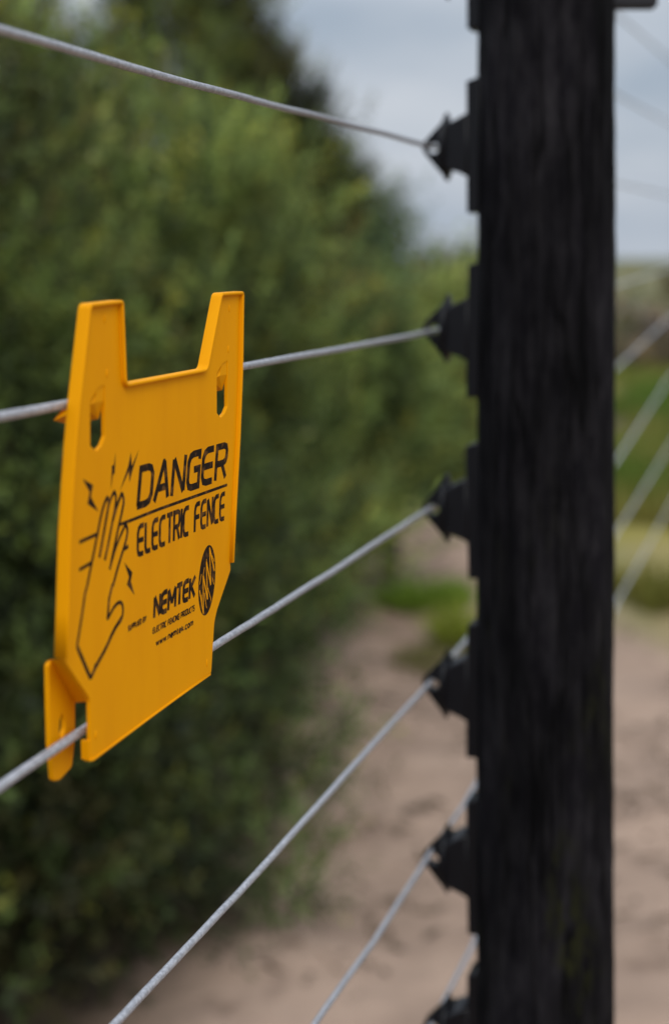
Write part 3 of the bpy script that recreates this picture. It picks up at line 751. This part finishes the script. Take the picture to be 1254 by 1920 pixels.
shrub('tree', 'dark tree crown rising against the sky behind the big bush', 'tree', (-.62, 6.2),
      [(0, 0, 1.85, .50, .6, .55), (.40, .1, 1.58, .26, .4, .28), (.1, 0, 1.0, .7, .6, .6), (.20, 0, 2.06, .24, .25, .20), (.52, 0, 1.72, .15, .2, .14), (.56, 0, 1.45, .20, .3, .2), (.66, 0, 1.24, .18, .25, .2), (-.9, 0, 1.9, .6, .5, .5)], 18000, 15, tip=(.12, .15, .034), base=(.022, .028, .01), sl=.11, ncl=220, cs=.075)
shrub('shrub', 'bright green leafy scrub just left of the post below the skyline', 'shrub', (.42, 7.2),
      [(0, 0, .56, .42, .5, .46), (-.15, .1, .60, .3, .3, .34), (.28, .2, .6, .35, .4, .46)], 7500, 16, tip=(.24, .29, .075), base=(.09, .115, .035), sl=.14, ll=.045, lw=.012, ncl=60, cs=.11)
shrub('shrub', 'olive scrub on the skyline beside the post', 'shrub', (1.0, 11.0),
      [(0, 0, .55, .8, .8, .6), (-.5, .3, .5, .6, .6, .52), (.6, .3, .5, .5, .5, .55)], 5000, 17, tip=(.17, .165, .06), base=(.07, .075, .03), sl=.18, ll=.06, lw=.016, cs=.15, ncl=60)
shrub('sapling', 'thin wispy sapling standing against the sky right of the bushes', 'sapling', (.19, 5.4),
      [(0, 0, .75, .12, .12, .6), (.03, 0, 1.27, .10, .08, .14), (-.04, 0, 1.46, .035, .04, .08)], 700, 18, tip=(.13, .19, .085), base=(.08, .12, .05), stems=5, ncl=60, cs=.05, sl=.08, ll=.03, lw=.007, olive=0)
# loose outlying sprays reaching over the sand
shrub('shrub', 'small spray of scrub lying over the sand at the foot of the bushes', 'shrub', (-.16, 3.05),
      [(0, 0, .20, .24, .24, .16), (-.22, -.1, .28, .26, .24, .2), (.0, .3, .42, .12, .2, .12), (-.1, .2, .64, .18, .2, .16)], 950, 19, tip=(.13, .185, .05), base=(.035, .045, .02), upw=.5, stems=10, ncl=60, cs=.06, sl=.14, ll=.035, lw=.006, shoots=40, shoot_col=(.18, .25, .08))
shrub('shrub', 'feathery low spray with upright tips between the sign and the sand', 'shrub', (-.30, 2.62),
      [(0, 0, .22, .20, .2, .18), (-.15, .1, .34, .2, .2, .2), (.12, 0, .12, .14, .14, .1)], 900, 23, tip=(.12, .17, .045), base=(.035, .04, .02), upw=.5, stems=9, ncl=50, cs=.06, sl=.14, ll=.03, lw=.005, shoots=30, shoot_col=(.17, .24, .07))
shrub('shrub', 'near dark bush in the lower left corner, half in shade', 'shrub', (-.62, 2.2),
      [(-.05, 0, .42, .36, .34, .34), (-.2, .2, .7, .35, .3, .3), (.16, .1, .34, .22, .25, .22)], 4200, 20, tip=(.06, .085, .022), base=(.016, .023, .009), upw=.3, sl=.08, ll=.026, ncl=60, cs=.06, shoots=24, shoot_col=(.15, .22, .05))  # shade low in the corner is put into these dark leaf colours
# far scrub right of the post
for i, (x, y, rx, h, c) in enumerate([(4.6, 16, 1.2, 1.0, (.22, .20, .09)), (3.2, 15.5, .7, .62, (.24, .21, .17)), (6.4, 21, 1.6, 1.1, (.21, .20, .10)), (2.2, 19, 1.4, 1.2, (.22, .19, .10))]):
    shrub('shrub', ['olive bush on the rise at the right edge of the view', 'greyish low scrub right of the post, under the blurred wires', 'far dark bush on the horizon at the right', 'far brownish bush on the horizon behind the post'][i], 'shrub', (x, y),
      [(0, 0, h*.45, rx, rx*.8, h*.5), (rx*.5, .2, h*.4, rx*.6, rx*.6, h*.45)], 1800, 30+i, tip=c, base=tuple(a*.8 for a in c), sl=.2, ll=.09, lw=.025, stems=4)

# ------------------------------------------------------------------ grass
def tuft(name, label, x, y, rad, h, n, seed, col):
    rs = np.random.RandomState(seed); root = empty(name, (x, y, gh(x, y))); tag(root, label, 'grass tuft')
    r = rad*rs.rand(n)**.5; a = rs.rand(n)*6.283
    B = np.stack([r*np.cos(a), r*np.sin(a), np.zeros(n)-.01], 1); d = norm(np.stack([np.cos(a)*.5, np.sin(a)*.5, np.ones(n)], 1)+rs.normal(0, .3, (n, 3)))
    c = np.array(col)*(1+rs.normal(0, .25, (n, 1))).clip(.4, 1.8)
    leaves_mesh('blades', B, d, h*rs.uniform(.5, 1.2, n), np.full(n, .007), c, root)
tuft('grass_tuft', 'bright green grass tuft growing in the sand left of the fourth insulator', .31, 5.0, .14, .11, 900, 41, (.17, .26, .03))
tuft('grass_tuft', 'yellow green grass tuft close to the post above the fourth insulator', .41, 4.55, .07, .14, 500, 42, (.26, .30, .04))
tuft('grass_tuft', 'dry olive grass patch on the sand behind the bright tuft', .34, 4.35, .16, .06, 500, 43, (.16, .15, .05))
def turf():
    rs = np.random.RandomState(9); n = 60000
    y = 4.9+rs.rand(n)**1.4*11; x = -.3+rs.rand(n)*(.6+y*.34)
    k = np.array([mnoise.noise(Vector((a*.9, b*.6, 2))) for a, b in zip(x, y)])
    keep = (k > -.12) & (y > 4.9+np.clip(5.2-5*x, 0, 4.5)); x = x[keep]; y = y[keep]; k = k[keep]; n = len(x)
    z = np.array([gh(a, b) for a, b in zip(x, y)])-.01
    d = norm(np.stack([rs.normal(0, .35, n), rs.normal(0, .35, n), np.ones(n)], 1))
    band = np.exp(-((y-12)/1.6)**2)+.6*np.exp(-((y-7.6)/.5)**2)
    f = np.clip(.15+k*1.0+band+rs.normal(0, .2, n), 0, 1)[:, None]
    c = np.array([.24, .21, .05])*(1-f)+np.array([.10, .165, .022])*f
    o = leaves_mesh('turf_grass', np.stack([x, y, z], 1), d, .13*rs.uniform(.5, 1.4, n), np.full(n, .014), c, None)
    tag(o, 'short green and yellow grass covering the ground beyond the sand', 'grass', kind='stuff')
turf()
# twigs and debris lying on the sand
def litter():
    rs = np.random.RandomState(5); n = 2400
    y = 2.1+rs.rand(n)*3.6; x = -.55+rs.rand(n)*1.9
    k = np.array([mnoise.noise(Vector((a*2.2, b*2.2, 7))) for a, b in zip(x, y)]); keep = k > .08; x = x[keep]; y = y[keep]; n = len(x)
    z = np.array([gh(a, b) for a, b in zip(x, y)])+.004
    d = norm(np.stack([rs.normal(0, 1, n), rs.normal(0, 1, n), rs.normal(0, .1, n)], 1))
    o = leaves_mesh('leaf_litter', np.stack([x, y, z], 1), d, rs.uniform(.02, .08, n), rs.uniform(.004, .012, n), np.array([.11, .078, .05])*rs.uniform(.6, 1.5, (n, 1)), None)
    tag(o, 'dry brown twigs and leaf litter scattered on the sand', 'leaf litter', kind='stuff')
litter()
